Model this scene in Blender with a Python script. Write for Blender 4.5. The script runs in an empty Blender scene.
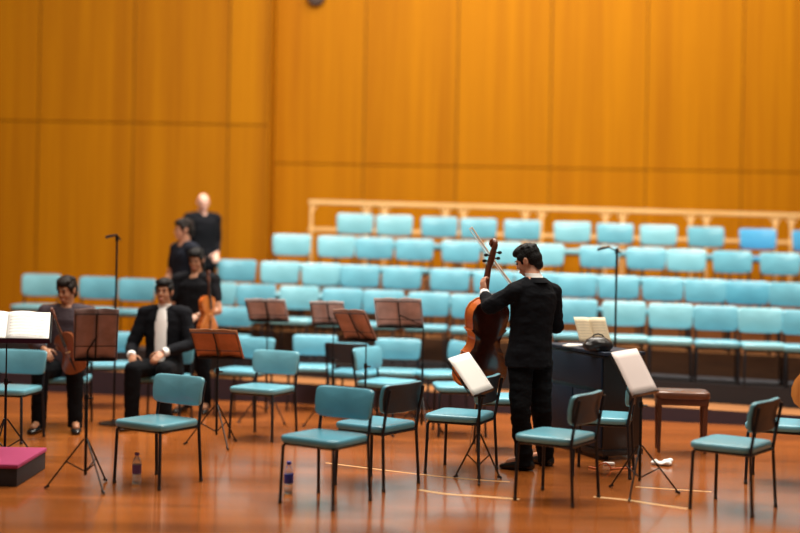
import bpy, bmesh, math, random
from mathutils import Vector as V, Matrix, noise
random.seed(7)
PI = math.pi
C = bpy.context.scene.collection
F = 1300.0; CAMZ = 1.75; HY = 240.0; ROLL = 0.018; TILT = 0.020

# ---------------------------------------------------------------- helpers
def P(px, py, d):
    """photo pixel + distance -> world point"""
    xc, yc = px-400.0, HY-py
    return V(((xc*math.cos(ROLL)-yc*math.sin(ROLL))*d/F, d, CAMZ+(xc*math.sin(-ROLL)*-1+yc*math.cos(ROLL))*d/F))
def XS(px, s):            # ground position from column and scale (px per metre)
    d = F/s
    return (px-400.0)*d/F, d

MATS = {}
def mat(name, col, rough=0.5, metal=0.0, spec=0.5, bump=0.0, bscale=60, var=0.0, vscale=8, emit=0.0, trans=0.0, coat=0.0, sheen=0.0, alpha=1):
    if name in MATS: return MATS[name]
    m = bpy.data.materials.new(name); m.use_nodes = True
    nt = m.node_tree; b = nt.nodes['Principled BSDF']
    c = (*col, 1)
    b.inputs['Base Color'].default_value = c
    b.inputs['Roughness'].default_value = rough
    b.inputs['Metallic'].default_value = metal
    b.inputs['Specular IOR Level'].default_value = spec
    b.inputs['Coat Weight'].default_value = coat
    b.inputs['Sheen Weight'].default_value = sheen
    b.inputs['Transmission Weight'].default_value = trans
    tc = nt.nodes.new('ShaderNodeTexCoord')
    if var > 0:
        n = nt.nodes.new('ShaderNodeTexNoise'); n.inputs['Scale'].default_value = vscale
        n.inputs['Detail'].default_value = 4
        nt.links.new(tc.outputs['Object'], n.inputs['Vector'])
        r = nt.nodes.new('ShaderNodeValToRGB')
        r.color_ramp.elements[0].position = .3; r.color_ramp.elements[1].position = .7
        r.color_ramp.elements[0].color = (*[max(0, k*(1-var)) for k in col], 1)
        r.color_ramp.elements[1].color = (*[min(1, k*(1+var)) for k in col], 1)
        nt.links.new(n.outputs['Fac'], r.inputs['Fac']); nt.links.new(r.outputs['Color'], b.inputs['Base Color'])
    if bump > 0:
        n = nt.nodes.new('ShaderNodeTexNoise'); n.inputs['Scale'].default_value = bscale
        nt.links.new(tc.outputs['Object'], n.inputs['Vector'])
        bp = nt.nodes.new('ShaderNodeBump'); bp.inputs['Strength'].default_value = bump; bp.inputs['Distance'].default_value = .01
        nt.links.new(n.outputs['Fac'], bp.inputs['Height']); nt.links.new(bp.outputs['Normal'], b.inputs['Normal'])
    MATS[name] = m
    return m

def wood(name, c0, c1, rough=.4, sc=(9, 9, .5), axis_bands=None, coat=0.0, plank=None, island=0.0):
    if name in MATS: return MATS[name]
    m = bpy.data.materials.new(name); m.use_nodes = True
    nt = m.node_tree; b = nt.nodes['Principled BSDF']; L = nt.links.new
    tc = nt.nodes.new('ShaderNodeTexCoord'); mp = nt.nodes.new('ShaderNodeMapping')
    mp.inputs['Scale'].default_value = sc
    L(tc.outputs['Object'], mp.inputs['Vector'])
    n = nt.nodes.new('ShaderNodeTexNoise'); n.inputs['Scale'].default_value = 1.0; n.inputs['Detail'].default_value = 8; n.inputs['Roughness'].default_value = .65
    L(mp.outputs['Vector'], n.inputs['Vector'])
    n2 = nt.nodes.new('ShaderNodeTexNoise'); n2.inputs['Scale'].default_value = .18; n2.inputs['Detail'].default_value = 2
    L(mp.outputs['Vector'], n2.inputs['Vector'])
    ad = nt.nodes.new('ShaderNodeMath'); ad.operation = 'MULTIPLY_ADD'; ad.inputs[1].default_value = .5
    L(n2.outputs['Fac'], ad.inputs[0])
    hm = nt.nodes.new('ShaderNodeMath'); hm.operation = 'MULTIPLY'; hm.inputs[1].default_value = .5
    L(n.outputs['Fac'], hm.inputs[0]); L(hm.outputs[0], ad.inputs[2])
    r = nt.nodes.new('ShaderNodeValToRGB')
    r.color_ramp.elements[0].position = .36; r.color_ramp.elements[0].color = (*c0, 1)
    r.color_ramp.elements[1].position = .62; r.color_ramp.elements[1].color = (*c1, 1)
    fac = ad.outputs[0]
    if island:
        g = nt.nodes.new('ShaderNodeNewGeometry')
        mm = nt.nodes.new('ShaderNodeMath'); mm.operation = 'MULTIPLY_ADD'; mm.inputs[1].default_value = island
        L(g.outputs['Random Per Island'], mm.inputs[0])
        s_ = nt.nodes.new('ShaderNodeMath'); s_.operation = 'SUBTRACT'; s_.inputs[1].default_value = island/2
        L(fac, s_.inputs[0]); L(s_.outputs[0], mm.inputs[2]); fac = mm.outputs[0]
    L(fac, r.inputs['Fac'])
    col = r.outputs['Color']
    if plank:
        br = nt.nodes.new('ShaderNodeTexBrick')
        br.inputs['Scale'].default_value = 1; br.inputs['Brick Width'].default_value = plank[0]; br.inputs['Row Height'].default_value = plank[1]
        br.inputs['Mortar Size'].default_value = .003; br.inputs['Color1'].default_value = (.78, .78, .78, 1); br.inputs['Color2'].default_value = (1.12, 1.08, 1.05, 1)
        br.inputs['Mortar'].default_value = (.35, .3, .28, 1); br.inputs['Bias'].default_value = 0
        L(tc.outputs['Object'], br.inputs['Vector'])
        mx = nt.nodes.new('ShaderNodeMix'); mx.data_type = 'RGBA'; mx.blend_type = 'MULTIPLY'; mx.inputs['Factor'].default_value = .8
        L(col, mx.inputs[6]); L(br.outputs['Color'], mx.inputs[7]); col = mx.outputs[2]
    L(col, b.inputs['Base Color'])
    b.inputs['Roughness'].default_value = rough; b.inputs['Coat Weight'].default_value = coat; b.inputs['Coat Roughness'].default_value = .12
    MATS[name] = m
    return m

def sheet_mat(name, base, ink, rows=9):
    """paper with staves printed on it (UV: 0..1)"""
    if name in MATS: return MATS[name]
    m = bpy.data.materials.new(name); m.use_nodes = True
    nt = m.node_tree; b = nt.nodes['Principled BSDF']; L = nt.links.new
    uv = nt.nodes.new('ShaderNodeTexCoord'); sp = nt.nodes.new('ShaderNodeSeparateXYZ'); L(uv.outputs['UV'], sp.inputs[0])
    def M(op, a, bb=None, c=None):
        n = nt.nodes.new('ShaderNodeMath'); n.operation = op
        for i, x in enumerate((a, bb, c)):
            if x is None: continue
            if isinstance(x, (int, float)): n.inputs[i].default_value = x
            else: L(x, n.inputs[i])
        return n.outputs[0]
    fr = M('FRACT', M('MULTIPLY', sp.outputs['Y'], rows))
    band = M('LESS_THAN', fr, .55)
    ln = M('LESS_THAN', M('FRACT', M('MULTIPLY', fr, 9)), .35)
    nz = nt.nodes.new('ShaderNodeTexNoise'); nz.inputs['Scale'].default_value = 60; L(uv.outputs['UV'], nz.inputs['Vector'])
    dots = M('GREATER_THAN', nz.outputs['Fac'], .57)
    inkf = M('MULTIPLY', band, M('MAXIMUM', ln, dots))
    mgx = M('MULTIPLY', M('GREATER_THAN', sp.outputs['X'], .07), M('LESS_THAN', sp.outputs['X'], .93))
    mgy = M('MULTIPLY', M('GREATER_THAN', sp.outputs['Y'], .05), M('LESS_THAN', sp.outputs['Y'], .92))
    f = M('MULTIPLY', M('MULTIPLY', inkf, M('MULTIPLY', mgx, mgy)), .55)
    mx = nt.nodes.new('ShaderNodeMix'); mx.data_type = 'RGBA'
    L(f, mx.inputs['Factor']); mx.inputs[6].default_value = (*base, 1); mx.inputs[7].default_value = (*ink, 1)
    L(mx.outputs[2], b.inputs['Base Color']); b.inputs['Roughness'].default_value = .7
    MATS[name] = m
    return m

vinyl = mat('blue_vinyl', (.145, .385, .475), .24, bump=.15, bscale=25, var=.10, vscale=3)
vinyl2 = mat('pale_blue_vinyl', (.215, .47, .54), .25, bump=.15, bscale=25, var=.08, vscale=3)
vinyl3 = mat('deep_blue_vinyl', (.10, .34, .45), .27, bump=.15, bscale=25, var=.12, vscale=3)
vinyl_b = mat('strong_blue_vinyl', (.08, .36, .62), .33, bump=.15, bscale=25)
black_m = mat('black_metal', (.012, .013, .018), .38, metal=.3)
black_back = mat('dark_back_panel', (.018, .026, .035), .45, bump=.1)
stand_m = mat('stand_black_metal', (.014, .014, .016), .35, metal=.6)
steel = mat('steel', (.55, .55, .55), .25, metal=1)
rubber = mat('rubber', (.01, .01, .01), .8)
suit = mat('black_suit', (.005, .0055, .008), .9, bump=.35, bscale=14, spec=.15)
trouser = mat('black_trousers', (.004, .0045, .006), .9, spec=.12, bump=.35, bscale=12)
skin = mat('skin', (.62, .30, .19), .5, var=.08, vscale=20)
skin_pink = mat('pink_skin', (.85, .47, .36), .45, var=.06, vscale=20)
skin_brown = mat('brown_skin', (.42, .19, .10), .5, var=.08, vscale=20)
hair_b = mat('black_hair', (.004, .0035, .0035), .6, spec=.2, bump=.8, bscale=90)
hair_d = mat('dark_brown_hair', (.012, .007, .005), .6, spec=.2, bump=.8, bscale=90)
hair_g = mat('grey_hair', (.4, .36, .33), .6, bump=.8, bscale=90)
white_cloth = mat('white_cotton', (.86, .84, .82), .8, bump=.2, bscale=20)
shoe_m = mat('black_shoe_leather', (.01, .009, .009), .25)
eye_m = mat('eye_dark', (.02, .012, .01), .2)
lip_m = mat('lip', (.42, .14, .11), .5)
paper = sheet_mat('printed_music', (.92, .89, .85), (.12, .11, .12))
paper_pink = sheet_mat('printed_music_pinkish', (.88, .76, .72), (.3, .22, .22))
paper_cream = sheet_mat('printed_music_cream', (.80, .66, .45), (.25, .18, .12))
cover_grey = mat('grey_score_cover', (.52, .42, .41), .7, var=.25, vscale=9)
cover_brown = mat('brown_score_cover', (.42, .25, .19), .7, var=.25, vscale=9)
plain_paper = mat('plain_paper', (.9, .87, .83), .7)
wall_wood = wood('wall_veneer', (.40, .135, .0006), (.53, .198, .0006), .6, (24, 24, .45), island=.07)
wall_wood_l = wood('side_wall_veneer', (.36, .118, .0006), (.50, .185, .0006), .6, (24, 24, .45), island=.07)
groove = mat('groove', (.07, .02, .003), .7)
for q in (wall_wood, wall_wood_l): q.node_tree.nodes['Principled BSDF'].inputs['Specular IOR Level'].default_value = .12
floor_m = wood('stage_boards', (.25, .066, .013), (.47, .135, .026), .22, (.9, 14, 5), plank=(1.9, .11), coat=.5)
riser_wood = wood('riser_boards', (.20, .07, .018), (.36, .145, .04), .5, (1.2, 12, 12))
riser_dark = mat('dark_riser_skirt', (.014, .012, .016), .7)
rail_m = wood('pale_rail_wood', (.80, .47, .17), (.90, .58, .26), .5, (2, 20, 20))
cello_back = wood('cello_back_varnish', (.028, .005, .003), (.06, .011, .005), .22, (14, 14, 3), coat=.7)
cello_rib = wood('cello_rib_varnish', (.42, .07, .01), (.66, .15, .02), .25, (6, 6, 30), coat=.6)
cello_front = wood('cello_front_varnish', (.50, .14, .025), (.68, .24, .05), .25, (30, 30, 3), coat=.6)
neck_m = wood('cello_neck_varnish', (.09, .022, .010), (.17, .045, .018), .3, (20, 20, 4), coat=.5)
ebony = mat('ebony', (.012, .010, .009), .3)
celesta_m = mat('navy_black_lacquer', (.010, .018, .036), .55, bump=.05, spec=.3)
celesta_side = mat('black_lacquer', (.006, .007, .009), .35)
leather = wood('brown_leather', (.10, .035, .018), (.16, .06, .03), .3, (8, 8, 8), coat=.2)
dark_wood = wood('dark_stool_wood', (.055, .018, .009), (.10, .03, .014), .4, (20, 20, 3))
magenta = mat('magenta_carpet', (.40, .045, .14), .95, bump=.6, bscale=200)
tape_m = mat('pale_tape', (.70, .46, .22), .5)

def finish(name, bm, m, parent=None, smooth=True, auto=True):
    bmesh.ops.recalc_face_normals(bm, faces=bm.faces)
    me = bpy.data.meshes.new(name); bm.to_mesh(me); bm.free()
    ms = m if isinstance(m, (list, tuple)) else [m]
    for k in ms: me.materials.append(k)
    if smooth:
        for p in me.polygons: p.use_smooth = True
        if auto:
            try: me.set_sharp_from_angle(angle=math.radians(38))
            except Exception: pass
    o = bpy.data.objects.new(name, me); C.objects.link(o)
    if parent is not None: o.parent = parent
    return o
def tag(o, label=None, cat=None, group=None, kind=None):
    if label: o['label'] = label
    if cat: o['category'] = cat
    if group: o['group'] = group
    if kind: o['kind'] = kind
    return o
def thing(name, label, cat, loc=(0, 0, 0), rz=0, group=None):
    o = bpy.data.objects.new(name, None); C.objects.link(o)
    o.empty_display_size = .1
    o.location = loc; o.rotation_euler = (0, 0, rz)
    return tag(o, label, cat, group)
def kids(o): return [c for c in bpy.data.objects if c.parent == o]
def copy_tree(o, parent=None):
    c = o.copy(); C.objects.link(c)
    if parent is not None: c.parent = parent
    for ch in kids(o): copy_tree(ch, c)
    return c

def new(): return bmesh.new()
def box(bm, c, s, rot=None, bev=0.0, seg=2):
    r = bmesh.ops.create_cube(bm, size=1)
    vs = r['verts']
    for v in vs: v.co = V((v.co.x*s[0], v.co.y*s[1], v.co.z*s[2]))
    if bev > 0:
        es = list({e for v in vs for e in v.link_edges})
        rb = bmesh.ops.bevel(bm, geom=es, offset=bev, segments=seg, affect='EDGES', profile=.6)
        vs = list({v for f in rb['faces'] for v in f.verts} | {v for v in vs if v.is_valid})
    M = rot if rot is not None else Matrix.Identity(3)
    for v in vs: v.co = M @ v.co + V(c)
    return vs
def frame(d, up=V((0, 0, 1))):
    d = d.normalized()
    if abs(d.dot(up)) > .98: up = V((0, 1, 0))
    x = up.cross(d).normalized(); y = d.cross(x).normalized()
    return x, y
def tube(bm, pts, r, seg=8, cap=True):
    pts = [V(p) for p in pts]
    rs = r if isinstance(r, (list, tuple)) else [r]*len(pts)
    rings = []; x = None
    for i, p in enumerate(pts):
        d = (pts[min(i+1, len(pts)-1)]-pts[max(i-1, 0)])
        if x is None: x, y = frame(d)
        else:
            dn = d.normalized(); x = (x-dn*x.dot(dn)).normalized(); y = dn.cross(x)
        rings.append([bm.verts.new(p+(x*math.cos(a)+y*math.sin(a))*rs[i]) for a in [2*PI*k/seg for k in range(seg)]])
    for a, b in zip(rings, rings[1:]):
        for k in range(seg): bm.faces.new((a[k], a[(k+1) % seg], b[(k+1) % seg], b[k]))
    if cap: bm.faces.new(rings[0][::-1]); bm.faces.new(rings[-1])
def ellipsoid(bm, c, r, M=None, u=14, v=10):
    q = bmesh.ops.create_uvsphere(bm, u_segments=u, v_segments=v, radius=1)
    M = M or Matrix.Identity(3)
    for w in q['verts']: w.co = M @ V((w.co.x*r[0], w.co.y*r[1], w.co.z*r[2])) + V(c)
def capsule(bm, a, b, ra, rb, n=12):
    a, b = V(a), V(b); d = (b-a)
    L = d.length; dn = d.normalized()
    pts = []; rs = []
    for t in (-.97, -.8, -.5, 0): pts.append(a+dn*ra*t); rs.append(ra*math.sqrt(1-t*t))
    for t in (.33, .66): pts.append(a+d*t); rs.append(ra+(rb-ra)*t)
    for t in (0, .5, .8, .97): pts.append(b+dn*rb*t); rs.append(rb*math.sqrt(1-t*t))
    tube(bm, pts, rs, n)
def loft(bm, secs, n=20, power=2.3):
    """secs: (centre, rx, ry, xdir, ydir)"""
    rings = []
    for c, rx, ry, xd, yd in secs:
        ring = []
        for k in range(n):
            a = 2*PI*k/n; ca, sa = math.cos(a), math.sin(a)
            e = 2/power
            px = math.copysign(abs(ca)**e, ca)*rx; py = math.copysign(abs(sa)**e, sa)*ry
            ring.append(bm.verts.new(V(c)+xd*px+yd*py))
        rings.append(ring)
    for a, b in zip(rings, rings[1:]):
        for k in range(n): bm.faces.new((a[k], a[(k+1) % n], b[(k+1) % n], b[k]))
    bm.faces.new(rings[0][::-1]); bm.faces.new(rings[-1])
def prism(bm, poly, z0, z1):
    a = [bm.verts.new((x, y, z0)) for x, y in poly]; b = [bm.verts.new((x, y, z1)) for x, y in poly]
    n = len(poly)
    for k in range(n): bm.faces.new((a[k], a[(k+1) % n], b[(k+1) % n], b[k]))
    bm.faces.new(a[::-1]); bm.faces.new(b)
def lathe(bm, c, prof, n=20):
    rings = [[bm.verts.new(V(c)+V((r*math.cos(2*PI*k/n), r*math.sin(2*PI*k/n), z))) for k in range(n)] for r, z in prof]
    for a, b in zip(rings, rings[1:]):
        for k in range(n): bm.faces.new((a[k], a[(k+1) % n], b[(k+1) % n], b[k]))
    bm.faces.new(rings[0][::-1]); bm.faces.new(rings[-1])
def remeshed(name, bm, m, parent, voxel=.008, smooth=4, wr=0.0, wscale=9):
    bmesh.ops.recalc_face_normals(bm, faces=bm.faces)
    me = bpy.data.meshes.new('tmp'); bm.to_mesh(me); bm.free()
    o = bpy.data.objects.new('tmp', me); C.objects.link(o)
    r = o.modifiers.new('r', 'REMESH'); r.mode = 'VOXEL'; r.voxel_size = voxel
    s = o.modifiers.new('s', 'SMOOTH'); s.iterations = smooth; s.factor = .6
    dg = bpy.context.evaluated_depsgraph_get(); dg.update()
    ev = o.evaluated_get(dg); res = bpy.data.meshes.new_from_object(ev)
    bpy.data.objects.remove(o); bpy.data.meshes.remove(me)
    if wr:
        nv = len(res.vertices); co = [0.0]*(3*nv); no = [0.0]*(3*nv)
        res.vertices.foreach_get('co', co); res.vertices.foreach_get('normal', no)
        for i in range(nv):
            q = V((co[3*i]*wscale, co[3*i+1]*wscale, co[3*i+2]*wscale*1.7))
            a_ = noise.noise(q)*wr + abs(noise.noise(q*2.1))*wr*.6
            for j in range(3): co[3*i+j] += no[3*i+j]*a_
        res.vertices.foreach_set('co', co); res.update()
    res.name = name; res.materials.clear(); res.materials.append(m)
    for p in res.polygons: p.use_smooth = True
    n = bpy.data.objects.new(name, res); C.objects.link(n); n.parent = parent
    return n

# ---------------------------------------------------------------- setting
bm = new(); box(bm, (0, 12.7, -.05), (18, 10.3, .1)); finish('floor', bm, floor_m, smooth=False)
bpy.data.objects['floor']['kind'] = 'structure'
bm = new(); box(bm, (0, 7.42, -.052), (18, .22, .1), bev=.01); tag(finish('trim_1', bm, wood('stage_lip', (.16, .045, .012), (.24, .07, .02), .4, (.9, 14, 5))), kind='structure')

def panel_wall(name, x0, x1, d, z_seam, seams, m, ztop=7.2):
    bm = new()
    box(bm, ((x0+x1)/2, d+.06, ztop/2), (x1-x0, .06, ztop))
    for f in bm.faces: f.material_index = 1
    xs = [x0]+seams+[x1]
    for a, b in zip(xs, xs[1:]):
        for z0, z1 in ((0, z_seam), (z_seam, ztop)):
            n0 = len(bm.faces)
            box(bm, ((a+b)/2, d+.015, (z0+z1)/2), (b-a-.013, .03, z1-z0-.013), bev=.003, seg=1)
    return tag(finish(name, bm, [m, groove], smooth=False), kind='structure')
CX = (272-400)/73.0
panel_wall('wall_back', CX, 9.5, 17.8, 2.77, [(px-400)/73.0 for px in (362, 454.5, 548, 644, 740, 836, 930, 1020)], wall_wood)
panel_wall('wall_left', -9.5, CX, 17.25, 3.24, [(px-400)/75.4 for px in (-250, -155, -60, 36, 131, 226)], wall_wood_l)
bm = new(); box(bm, (CX-.02, 17.53, 3.6), (.04, .6, 7.2)); tag(finish('trim_2', bm, wall_wood_l, smooth=False), kind='structure')
bm = new()
lathe(bm, (0, 0, 0), [(.001, .0), (.11, .0), (.13, -.05), (.12, -.10), (.001, -.11)])
o = tag(finish('wall_fitting', bm, mat('dark_fitting', (.05, .02, .01), .5)), 'small dark brown fitting on the back wall beside the corner, at the top', 'fixture')
o.location = P(316, -4, 17.72); o.rotation_euler = (PI/2, 0, 0)

# tier lines  (y = a + b*X of the chair backs), floor height
def line(x0, s0, x1, s1):
    X0, Y0 = XS(x0, s0); X1, Y1 = XS(x1, s1); b = (Y1-Y0)/(X1-X0); return Y0-b*X0, b
rows = [  # name, line, floor height
    ('top', line(350, 78.4, 700, 78.8), 1.28),
    ('third', line(290, 81.5, 700, 84.3), .985),
    ('second', line(290, 84.3, 700, 89), .655),
    ('lowest', line(290, 87.5, 700, 94), .395)]
def on_line(px, ln):
    a, b = ln; k = (px-400)/F           # X = k*Y ; Y = a + b*k*Y
    Y = a/(1-b*k); return k*Y, Y
def tier_edge(k, off=.48):
    a, b = rows[k][1]; return a-off, b
edges = [tier_edge(0), tier_edge(1), tier_edge(2), tier_edge(3)]
lx, rx = -6.2, 7.5
tier_lab = ['topmost stage riser below the pale rail, under the highest chair row', 'third stage riser up, under the second highest chair row',
            'second stage riser up, under the second lowest full chair row', 'lowest full riser with black front skirt under the longest chair row']
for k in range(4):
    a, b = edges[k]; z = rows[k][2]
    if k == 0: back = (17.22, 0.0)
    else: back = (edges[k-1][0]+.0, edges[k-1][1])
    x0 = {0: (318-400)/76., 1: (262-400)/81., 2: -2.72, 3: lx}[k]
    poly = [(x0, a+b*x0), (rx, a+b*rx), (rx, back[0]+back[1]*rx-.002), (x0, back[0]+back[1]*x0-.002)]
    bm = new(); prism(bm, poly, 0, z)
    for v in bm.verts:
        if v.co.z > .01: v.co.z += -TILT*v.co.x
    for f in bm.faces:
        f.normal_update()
        f.material_index = 1 if k == 3 else (2 if (k == 2 and abs(f.normal.z) < .5) else 0)  # shade under the chair row coloured into lowest riser's top and next front
    tag(finish('stage_riser', bm, [riser_wood, riser_dark, wood('shaded_riser_front', (.06, .022, .008), (.12, .045, .015), .6, (1.2, 12, 12))], smooth=False), tier_lab[k], 'platform')
a, b = edges[3]
bm = new(); prism(bm, [(lx, a-.6+b*lx), (rx, a-.6+b*rx), (rx, a-.002+b*rx), (lx, a-.002+b*lx)], 0, .20)
for v in bm.verts:
    if v.co.z > .01: v.co.z += -TILT*v.co.x
for f in bm.faces: f.normal_update(); f.material_index = 0 if abs(f.normal.z) > .5 else 1
tag(finish('stage_step', bm, [riser_wood, mat('purple_black_skirt', (.03, .018, .03), .7)], smooth=False), 'low wooden step with dark front along the foot of the risers', 'step')
def step_z(X): return .20-TILT*X

# safety rail
D = 17.05; sx = F/D
t = thing('safety_rail', 'pale wooden safety rail running behind the top row of chairs', 'railing', ((310-400)/sx, D, 1.33))
def zr(X, z): return z-.010*X
x0, x1 = (308-400)/sx, 7.4
T0 = V(t.location)
def bar(bm, a, b, w, h):
    a, b = V(a)-T0, V(b)-T0; d = b-a
    x, y = frame(d)
    M = Matrix((x, y, d.normalized())).transposed()
    box(bm, (a+b)/2, (w, h, d.length), M, bev=.006, seg=1)
bm = new(); bar(bm, (x0, D, zr(x0, 2.215)), (x1, D, zr(x1, 2.215)), .05, .055); finish('top_rail', bm, rail_m, t)
bm = new(); bar(bm, (x0, D, zr(x0, 1.86)), (x1, D, zr(x1, 1.86)), .03, .045); finish('lower_rail', bm, rail_m, t)
for px in (311, 366, 384, 445, 463, 525, 541, 605, 622, 690, 706, 775, 791):
    X = (px-400)/sx
    bm = new(); bar(bm, (X, D, zr(X, 1.17)), (X, D, zr(X, 2.20)), .035, .035)
    for sg in (-1, 1):
        if px == 311 and sg < 0: continue
        bar(bm, (X+sg*.005, D, zr(X, 2.08)), (X+sg*.09, D, zr(X, 2.21)), .02, .025)
    finish('post', bm, rail_m, t)

# ---------------------------------------------------------------- chairs (faces -Y, origin on the floor under the seat centre)
def padded(bm, w, d, h, r, c, nx=10, ny=8, curve=0.0, taper=0.0, puff=.006, rot=None, bulge=0.0):
    """rounded cushion slab: superellipse outline w x d, thickness h"""
    n = 40; rings = []
    for (f, z) in ((.0, -.5), (.94, -.5), (.985, -.38), (1, -.1), (1, .15), (.985, .36), (.95, .47), (.85, .52), (.5, .58), (0.0, .6)):
        ring = []
        for k in range(n):
            a = 2*PI*k/n; ca, sa = math.cos(a), math.sin(a); e = 2/8.0
            x = math.copysign(abs(ca)**e, ca)*w/2*f; y = math.copysign(abs(sa)**e, sa)*d/2*f
            x *= 1+taper*(y/d)
            zz = z*h + curve*(2*x/w)**2 - bulge*(2*y/d)**2
            co = V((x, y, zz))
            if rot: co = rot @ co
            ring.append(bm.verts.new(co+V(c)))
        rings.append(ring)
    for a, b in zip(rings, rings[1:]):
        for k in range(n): bm.faces.new((a[k], a[(k+1) % n], b[(k+1) % n], b[k]))
    bmesh.ops.remove_doubles(bm, verts=bm.verts, dist=.0004)
tilt = math.radians(9)
def make_chair(vm, bh=.265, bz=.655, st=.060, sz=.405):
    t = thing('stacking_chair', 'x', 'chair')
    bm = new(); padded(bm, .455, .43, st, .03, (0, -.005, sz), taper=-.06); finish('seat', bm, vm, t)
    R = Matrix.Rotation(PI/2-tilt, 3, 'X')
    bm = new(); padded(bm, .465, bh, .034, .02, (0, .222, bz), curve=.026, bulge=.016, taper=.05, rot=R); finish('backrest', bm, vm, t)
    # dark rear shell of the backrest
    R2 = Matrix.Rotation(PI/2-tilt, 3, 'X')
    bm = new(); padded(bm, .455, bh-.01, .010, .02, (0, .241, bz-.001), curve=.026, bulge=.012, taper=.05, rot=R2); finish('back_panel', bm, black_back, t)
    for s in (-1, 1):
        bm = new(); tube(bm, [(s*.195, -.175, sz-.03), (s*.205, -.19, sz-.05), (s*.215, -.20, .012)], .0115); lathe(bm, (s*.215, -.2, 0), [(.014, 0), (.014, .02), (.0115, .022)], 8); finish('leg', bm, black_m, t)
        bm = new(); tube(bm, [(s*.215, .225, .012), (s*.205, .203, .40), (s*.205, .218, .50), (s*.205, .258, bz+.07)], .0115); lathe(bm, (s*.215, .225, 0), [(.014, 0), (.014, .02), (.0115, .022)], 8); finish('leg', bm, black_m, t)
    bm = new()
    fz = sz-st/2-.008
    tube(bm, [(-.2, .2, fz), (-.2, -.18, fz)], .011); tube(bm, [(.2, .2, fz), (.2, -.18, fz)], .011)
    tube(bm, [(-.2, -.18, fz), (.2, -.18, fz)], .011); tube(bm, [(-.2, .2, fz), (.2, .2, fz)], .011)
    finish('seat_frame', bm, black_m, t)
    return t
protos = {k: make_chair(m) for k, m in (('n', vinyl), ('p', vinyl2), ('d', vinyl3), ('b', vinyl_b))}
for k, m in (('fn', mat('floor_chair_blue', (.15, .42, .53), .25, bump=.15, bscale=25)), ('fp', vinyl), ('fd', vinyl3)): protos[k] = make_chair(m, .212, .640, .050, .426)
used = set()
def chair(X, Y, z, rz, label, group=None, kind='n', tiltx=0):
    if kind in used: o = copy_tree(protos[kind])
    else: o = protos[kind]; used.add(kind)
    o.location = (X, Y, z); o.rotation_euler = (0, 0, math.radians(rz)); o['label'] = label
    if group: o['group'] = group
    return o
ordn = ['leftmost', 'second from left', 'third from left', 'fourth from left', 'fifth from left', 'sixth from left', 'seventh from left', 'eighth from left', 'ninth from left',
        'tenth from left', 'eleventh from left', 'twelfth from left', 'thirteenth from left', 'fourteenth from left', 'fifteenth from left', 'sixteenth from left', 'seventeenth from left', 'eighteenth from left']
rowx = [
    [355, 394, 439, 478.5, 522, 572, 614.5, 658, 705, 757, 809],
    [292, 337, 375, 415, 461, 503, 545, 599, 646, 686, 732, 780],
    [238, 281, 322, 361, 403, 451, 494, 536, 577, 619, 663, 706, 748, 790],
    [43, 100, 139, 219, 258, 301, 344, 385, 430.5, 473, 518, 577, 625, 672, 717, 761, 806]]
rlabel = ['top row beneath the pale rail', 'second row from the top', 'third row from the top', 'long lowest riser row']
for k, xs in enumerate(rowx):
    ln = rows[k][1]
    for i, px in enumerate(xs):
        X, Y = on_line(px, ln)
        rz = math.degrees(math.atan(ln[1]))*.5 + random.uniform(-7, 5)
        yo = Y-.24; X *= yo/Y if False else 1
        kind = 'p' if (random.random() < .3) else 'n'
        if k == 0 and i in (9, 10): kind = 'b'
        if k == 2 and i == 12: kind = 'd'
        chair(X+.24*math.sin(math.radians(rz)), yo, rows[k][2]-TILT*X, rz,
              f'light blue vinyl chair, {ordn[i]} in the {rlabel[k]}' if kind != 'b' else
              ('deeper blue chair, second from right in the top row beneath the pale rail' if i == 9 else 'deeper blue chair cut by the right photo edge in the top row'),
              f'chairs in the {rlabel[k]}', kind)
def fchair(px, s, rz, label, kind='n', z=0.0, group='loose chairs on the stage floor'):
    X, Y = XS(px, s); return chair(X, Y, z, rz, label, group, 'f'+kind)
fchair(161, 141, -33, 'light blue chair standing alone in front of the seated man with white shirt', 'p')
fchair(329, 150.5, -33, 'blue chair nearest the water bottle with blue label, centre-left foreground', 'd')
fchair(380, 139.5, -125, 'blue chair with dark backrest turned to the camera, beside the bottle chair', 'd')
fchair(464, 131.5, -112, 'blue chair just behind the foreground music stand, left of the cellist')
fchair(560, 146, -122, 'light blue seated chair with dark back in front of the cellist, facing left', 'p')
fchair(606, 131, -104, 'blue chair in front of the dark keyboard cabinet, facing left')
fchair(736, 149.5, -126, 'pale blue chair with dark back at right foreground, facing left', 'p')
fchair(781, 134, -112, 'blue chair at the right edge behind the right foreground chair')
fchair(266, 114, -25, 'light blue chair facing front-left between the brown stand and the rear dark chair', 'p')
fchair(246, 101, -20, 'light blue chair behind the brown music stand at left centre')
fchair(389, 108, 60, 'blue chair turned to face right, behind the pair of foreground chairs')
fchair(357, 101, 160, 'blue chair turned away showing its dark navy back under the tilted brown score', 'd')
fchair(397, 99.8, -8, 'large light blue chair under the open grey score on a stand', 'p')
fchair(314, 97.5, -5, 'light blue chair partly behind the left pair of score desks')
fchair(441, 100.5, -70, 'light blue chair facing left at the foot of the risers, left of the cello')
fchair(461, 110, -85, 'light blue chair half hidden by the cello')
fchair(503, 118, -90, 'light blue chair behind the cellist legs')
X, Y = XS(229, 92.5); chair(X, Y, step_z(X), -10, 'light blue chair on the low step, right of the standing group', 'loose chairs on the stage floor', 'fp')
fchair(12, 118, -10, 'pale blue chair below the bright white score at the left edge', 'p')
fchair(112, 98, 8, 'light blue chair behind the left music stand with a pole', 'n')

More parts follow.
